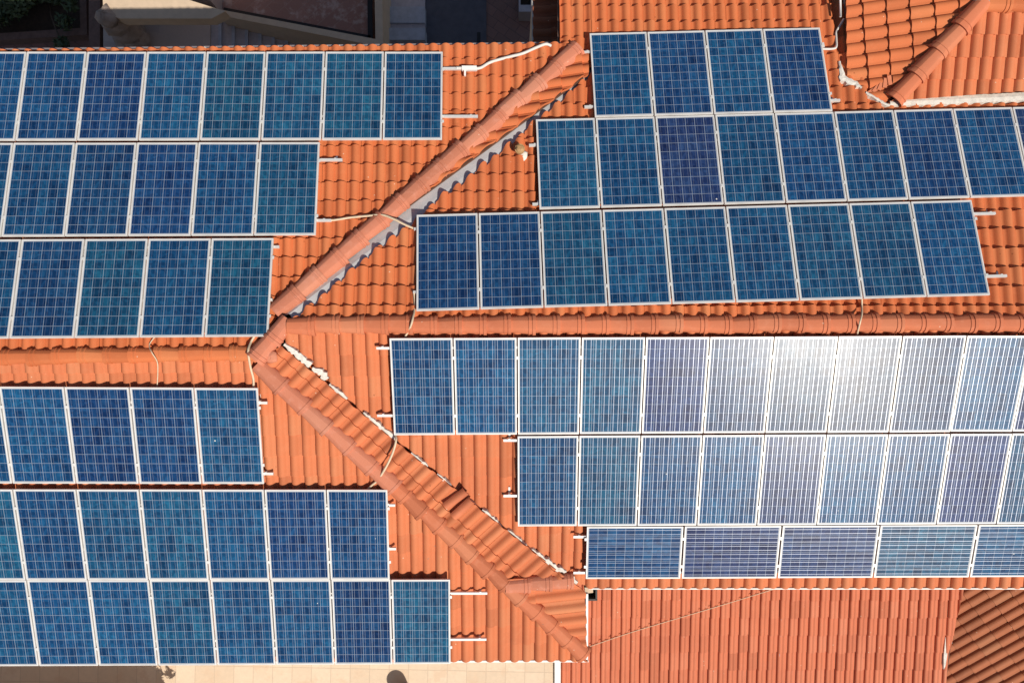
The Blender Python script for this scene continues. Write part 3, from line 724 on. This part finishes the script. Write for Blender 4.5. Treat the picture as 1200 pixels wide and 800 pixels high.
# row: plane, u0, v0, first index, tints, phrase, counted from
ROWS = [
 ('W1', 'WN', -8.370096, 5.191566, -1, 'bbdbtttb', 'top row of the left roof', 'R'),
 ('W2', 'WN', -8.388386, 3.483734, -1, 'bbddbt', 'second row of the left roof', 'R'),
 ('W3', 'WN', -8.048038, 1.771368, -1, 'bdtbt', 'row just above the left ridge', 'R'),
 ('W4', 'WS', -7.198232, -.81044, -2, 'bbddt', 'row just below the left ridge', 'R'),
 ('W5', 'WS', -8.24247, -2.575482, -1, 'tbttbdb', 'second lowest row of the left roof', 'R'),
 ('W6', 'WS', -8.231626, -4.238332, -1, 'bbbtbbdt', 'lowest row of the left roof', 'R'),
 ('E1', 'EN', 1.532985, 5.595314, 0, 'bdbd', 'short top row of the right roof', 'L'),
 ('E2', 'EN', .514005, 3.915928, 0, 'tbpbbbdbp', 'second row of the right roof', 'L'),
 ('E3', 'EN', -1.531839, 2.207203, 0, 'ddtbbbttb', 'row just above the right ridge', 'L'),
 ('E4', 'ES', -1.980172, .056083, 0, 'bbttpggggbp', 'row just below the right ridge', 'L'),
 ('E5', 'ES', .075924, -1.634322, 0, 'btbbpbbpt', 'second lowest row of the right roof', 'L'),
 ('E6', 'ES', 1.262794, -3.318709, 0, 'bpptb', 'landscape bottom row of the right roof', 'L')]
ORD = ['', 'second', 'third', 'fourth', 'fifth', 'sixth', 'seventh', 'eighth', 'ninth', 'tenth', 'eleventh']
TILT = {('E4', 3): (.9, -.2), ('E4', 4): (1.1, -.2), ('E4', 5): (1.4, -.15), ('E4', 6): (1.5, .1), ('E4', 7): (1.0, .3), ('E4', 8): (1.1, .5), ('E4', 9): (2.0, -1.0), ('E4', 10): (1.6, -.6)}
rnd = random.Random(17)
ROWGEO = {}
for (rn, pl, u0, v0, i0, tints, phrase, side_) in ROWS:
    M = pmat(pl); D = PL[pl][3]; land = rn == 'E6'
    pw, ph = (PH, PW) if land else (PW, PH); n = len(tints)
    ROWGEO[rn] = (M, D, u0+i0*(pw+GAP), u0+(i0+n)*(pw+GAP)-GAP, v0, ph, phrase)
    for k, tc in enumerate(tints):
        i = i0+k; cu_ = u0+i*(pw+GAP)+GAP/2+pw/2-GAP/2 + GAP/2; cv_ = v0-ph/2
        P = M @ Vector((cu_, cv_, -FT)) + Vector((0, 0, CAMH-D))
        m4 = M.to_4x4()
        if land: m4 = m4 @ Matrix.Rotation(math.pi/2, 4, 'Z')
        tx, ty = TILT.get((rn, i), (rnd.uniform(-.25, .25), rnd.uniform(-.25, .25)))
        m4 = m4 @ Matrix.Rotation(math.radians(tx), 4, 'X') @ Matrix.Rotation(math.radians(ty), 4, 'Y')
        m4.translation = P
        q_ = (n-1-k) if side_ == 'R' else k
        if q_ == 0: pos = 'rightmost' if side_ == 'R' else 'leftmost'
        elif k == n-1 and side_ == 'L': pos = 'rightmost'
        elif k == 0 and side_ == 'R': pos = 'leftmost'
        else: pos = ORD[q_]+(' from the right' if side_ == 'R' else ' from the left')
        t = thing('solar_panel', '%s solar panel, %s, %s' % (WORD[tc], pos, phrase), 'solar panel', (0, 0, 0), 'solar panels on the roofs')
        t.matrix_basis = m4
        if not first:
            first['f'] = FRM.build('frame', M_alu, t, True); first['g'] = GLS.build('glass', M_cell, t, True); first['c'] = CLP.build('clamp', M_rail, t, True)
            f, gl, c1 = first['f'], first['g'], first['c']
        else:
            f, gl, c1 = first['f'].copy(), first['g'].copy(), first['c'].copy()
            for o in (f, gl, c1): COL.objects.link(o); o.parent = t
        c2 = c1.copy(); COL.objects.link(c2); c2.parent = t
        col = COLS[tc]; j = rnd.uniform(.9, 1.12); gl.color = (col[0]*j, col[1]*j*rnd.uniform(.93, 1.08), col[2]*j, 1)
        if land:
            for c_, x in ((c1, -.27), (c2, .27)): c_.location = (x*PW, PH/2+GAP/2, 0); c_.rotation_euler = (0, 0, math.pi/2)
        else:
            c1.location = (PW/2+GAP/2, .30*PH, 0); c2.location = (PW/2+GAP/2, -.30*PH, 0)

# ------------------------------------------------------------------ mounting rails
RAILS = {'W1': ((80, 560, 1), (136, 560, 1)), 'W2': ((187, 401, 1), (258, 388, 1)), 'W3': ((289, 327, 1), (351, 319, 1)),
         'W4': ((472, 313, 1), (555, 320, 1)), 'W5': ((592, 463, 1), (643, 464, 1)), 'W6': ((695, 571, 1), (749, 570, 1)),
         'E1': ((61, 682, -1), (125, 685, -1)), 'E2': ((170, 620, -1), (239, 624, -1)), 'E3': ((268, 485, -1), (342, 484, -1)),
         'E4': ((408, 441, -1), (487, 442, -1)), 'E5': ((516, 590, -1), (581, 590, -1)), 'E6': ((629, 672, -1), (671, 672, -1))}
ERIGHT = {'E1': (967, 985), 'E3': (1172, 1184)}
for rn, rr in RAILS.items():
    M, D, ua, ub, v0, ph, phrase = ROWGEO[rn]; pl = [r for r in ROWS if r[0] == rn][0][1]
    ex, ey, n_ = M.col[0], M.col[1], M.col[2]; O = Vector((0, 0, CAMH-D))
    for w_, (y, x, sg) in enumerate(rr):
        p = hit(pl, x, y, FT+.002); d = p-O; ue = d.dot(ex); ve = d.dot(ey)
        a, b = (ua-.02, ue) if sg > 0 else (ue, ub+.02)
        if rn in ERIGHT:
            xr = ERIGHT[rn][w_]; yr = {'E1': (57, 119), 'E3': (274, 341)}[rn][w_]; b = (hit(pl, xr, yr, FT+.002)-O).dot(ex)
        if rn[0] == 'E' and rn not in ERIGHT: b = min(b, 9.8)
        if rn[0] == 'W': a = max(a, -9.8)
        zt = -FT-.002
        base = O+ex*((a+b)/2)+ey*ve+n_*(zt-.02)
        mb = MB(); mb.box(base, b-a, .042, .040, ex, ey, n_)
        lab = '%s aluminium rail under the panels of the %s' % (('upper', 'lower')[w_], phrase)
        t = one('mounting_rail', MB(), M_rail, None, None) if False else thing('mounting_rail', lab, 'rail', base-n_*.02, 'panel mounting rails')
        mb.build('rail', M_rail, t)
        us = ([b-.12] if sg > 0 else [a+.10]) + ([b-.08] if rn in ERIGHT else [])
        for u in us:
            hk = MB(); hk.box(O+ex*u+ey*(ve+.027)+n_*(zt-.06), .035, .010, .12, ex, ey, n_); hk.box(O+ex*u+ey*(ve+.07)+n_*(zt-.112), .035, .09, .010, ex, ey, n_)
            hk.build('roof_hook', M_alu, t)

# ------------------------------------------------------------------ cables, pipes, small things
def cable(label, pts, r, mat=None, cat='cable', name='cable'):
    mb = MB(); mb.tube(pts, r, 8); return one(name, mb, mat or M_cable, label, cat, pts[0])
H = lambda pl, x, y, o=.10: hit(pl, x, y, o)
cd = thing('conduit', 'white plastic conduit climbing from the top left row to the roof corner', 'conduit', H('WN', 541, 80, .08))
mb = MB(); mb.tube([H('WN', 535, 80, .045), H('WN', 548, 80, .05), H('WN', 562, 80, .06), H('WN', 575, 73, .09), H('WN', 596, 67, .09), H('WN', 612, 63, .08), H('WN', 626, 57, .07), H('WN', 639, 52, .07), H('WN', 646, 54, .10)], .026, 10); mb.build('pipe', M_conduit, cd)
mb = MB(); mb.box(H('WN', 550, 80.5, .045), .26, .075, .07); mb.box(H('WN', 545, 86, .06), .03, .10, .05); mb.build('junction_box', M_white, cd)
cable('cream cable crossing the upper hip between the two roofs', [H('WN', 372, 258, .06), H('WN', 390, 258, .07), H('WN', 410, 255, .09), H('WN', 430, 253, .06), H('WN', 448, 252, .0), H('WN', 462, 257, -.02), H('EN', 474, 263, .06), H('EN', 486, 268, .08), H('EN', 494, 270, .07)], .019)
cable('cream cable looping over the right ridge at its left end', [H('EN', 485, 341, .07), H('EN', 486, 352, .09), H('EN', 486, 362, .10), H('EN', 484, 372, .0), H('ES', 482, 380, .0), H('ES', 479, 387, .07), H('ES', 475, 394, .09)], .017)
cable('cream cable crossing the right ridge near its middle', [H('EN', 1010, 350, .07), H('EN', 1010, 359, .11), H('EN', 1010, 368, .0), H('ES', 1008, 377, -.01), H('ES', 1006, 385, .05), H('ES', 1004, 394, .10)], .015)
cable('thick cream cable bent over the left ridge beside the roof peak', [H('WN', 298, 394, .07), H('WN', 294, 401, .08), H('WN', 291, 410, .0), H('WS', 292, 421, -.01), H('WS', 294, 432, .06), H('WS', 297, 444, .09), H('WS', 297, 457, .08)], .019)
cable('thin cream cable crossing the left ridge left of the peak', [H('WN', 182, 394, .08), H('WN', 175, 404, .07), H('WS', 178, 413, -.005), H('WS', 184, 423, .04), H('WS', 185, 435, .09), H('WS', 184, 455, .10)], .009)
cable('cream cable hanging across the lower hip', [H('ES', 463, 508, .06), H('WS', 464, 516, .03), H('WS', 461, 528, .0), H('WS', 456, 540, -.03), H('WS', 450, 551, -.01), H('WS', 443, 562, .05), H('WS', 436, 568, .09), H('WS', 429, 575, .10)], .019)
cable('white bent conduit leaving the short top row at its right end', [H('EN', 962, 57.5, .05), H('EN', 975, 57.5, .05), H('EN', 980, 55, .06), H('EN', 980, 46, .09), H('EN', 980, 38, .10), H('EN', 985, 29, .06), H('EN', 989, 22, -.02)], .020, M_conduit, 'conduit', 'conduit')
cable('white pipe standing upright beside the raised wing', [at(984.5, -10, 12.95), at(985, 20, 12.95)], .02, M_white, 'pipe', 'pipe')
wr = [ql(690, 755), ql(740, 738), ql(800, 720), ql(850, 705), ql(905, 688), ql(930, 680)]
cable('thin pale wire stretched diagonally over the pink annex roof', [p+nL*(.075) for p in wr], .007, M_cable, 'wire', 'wire')
cable('thin dark wire lying down the pink annex roof', [ql(917, 690)+nL*.05, ql(915, 715)+nL*.055, ql(914, 745)+nL*.05, ql(912, 770)+nL*.055, ql(910, 800)+nL*.05, ql(908, 830)+nL*.05], .007, M_gutter, 'wire', 'wire')
# small vent pipe in the north valley
vp = thing('vent_pipe', 'short vent pipe with round rusty cowl standing in the upper valley', 'vent pipe', H('EN', 609, 178, .15))
n0 = plane('EN', .1)[0]; c0 = H('EN', 609, 178, .15)
mb = MB(); mb.tube([c0, c0+Vector((0, 0, .16))], .055, 16); mb.build('pipe', M_conduit, vp)
mb = MB(); mb.tube([c0+Vector((0, 0, .15)), c0+Vector((0, 0, .20))], .085, 18); blob(mb, c0+Vector((0, 0, .20)), .08, .35, 9, 14, 8); mb.build('cowl', M_ochre, vp)
mb = MB(); blob(mb, H('EN', 613, 183, .13), .09, .35, 12); mb.build('mortar_collar', M_mortar, vp)
# gutter outlet at the corner of the two lower eaves
oh = thing('rain_hopper', 'beige and black rain hopper under the eave corner beside the pink roof', 'rain hopper', at(692, 696, 13.4))
mb = MB(); mb.prism([at(x, y, 13.2) for x, y in ((685, 688), (695, 688), (695, 694), (686, 695))], (0, 0, -.2)); mb.build('outlet', M_cream, oh)
mb = MB()
for a in ((689, 701.5, 700, 703.5), (698, 689, 700, 702)): mb.prism([at(x, y, 13.4) for x, y in ((a[0], a[1]), (a[2], a[1]), (a[2], a[3]), (a[0], a[3]))], (0, 0, -.25))
mb.prism([at(x, y, 13.6) for x, y in ((687, 690), (699, 690), (699, 702), (688, 702))], (0, 0, -.1)); mb.build('hopper', M_black, oh)
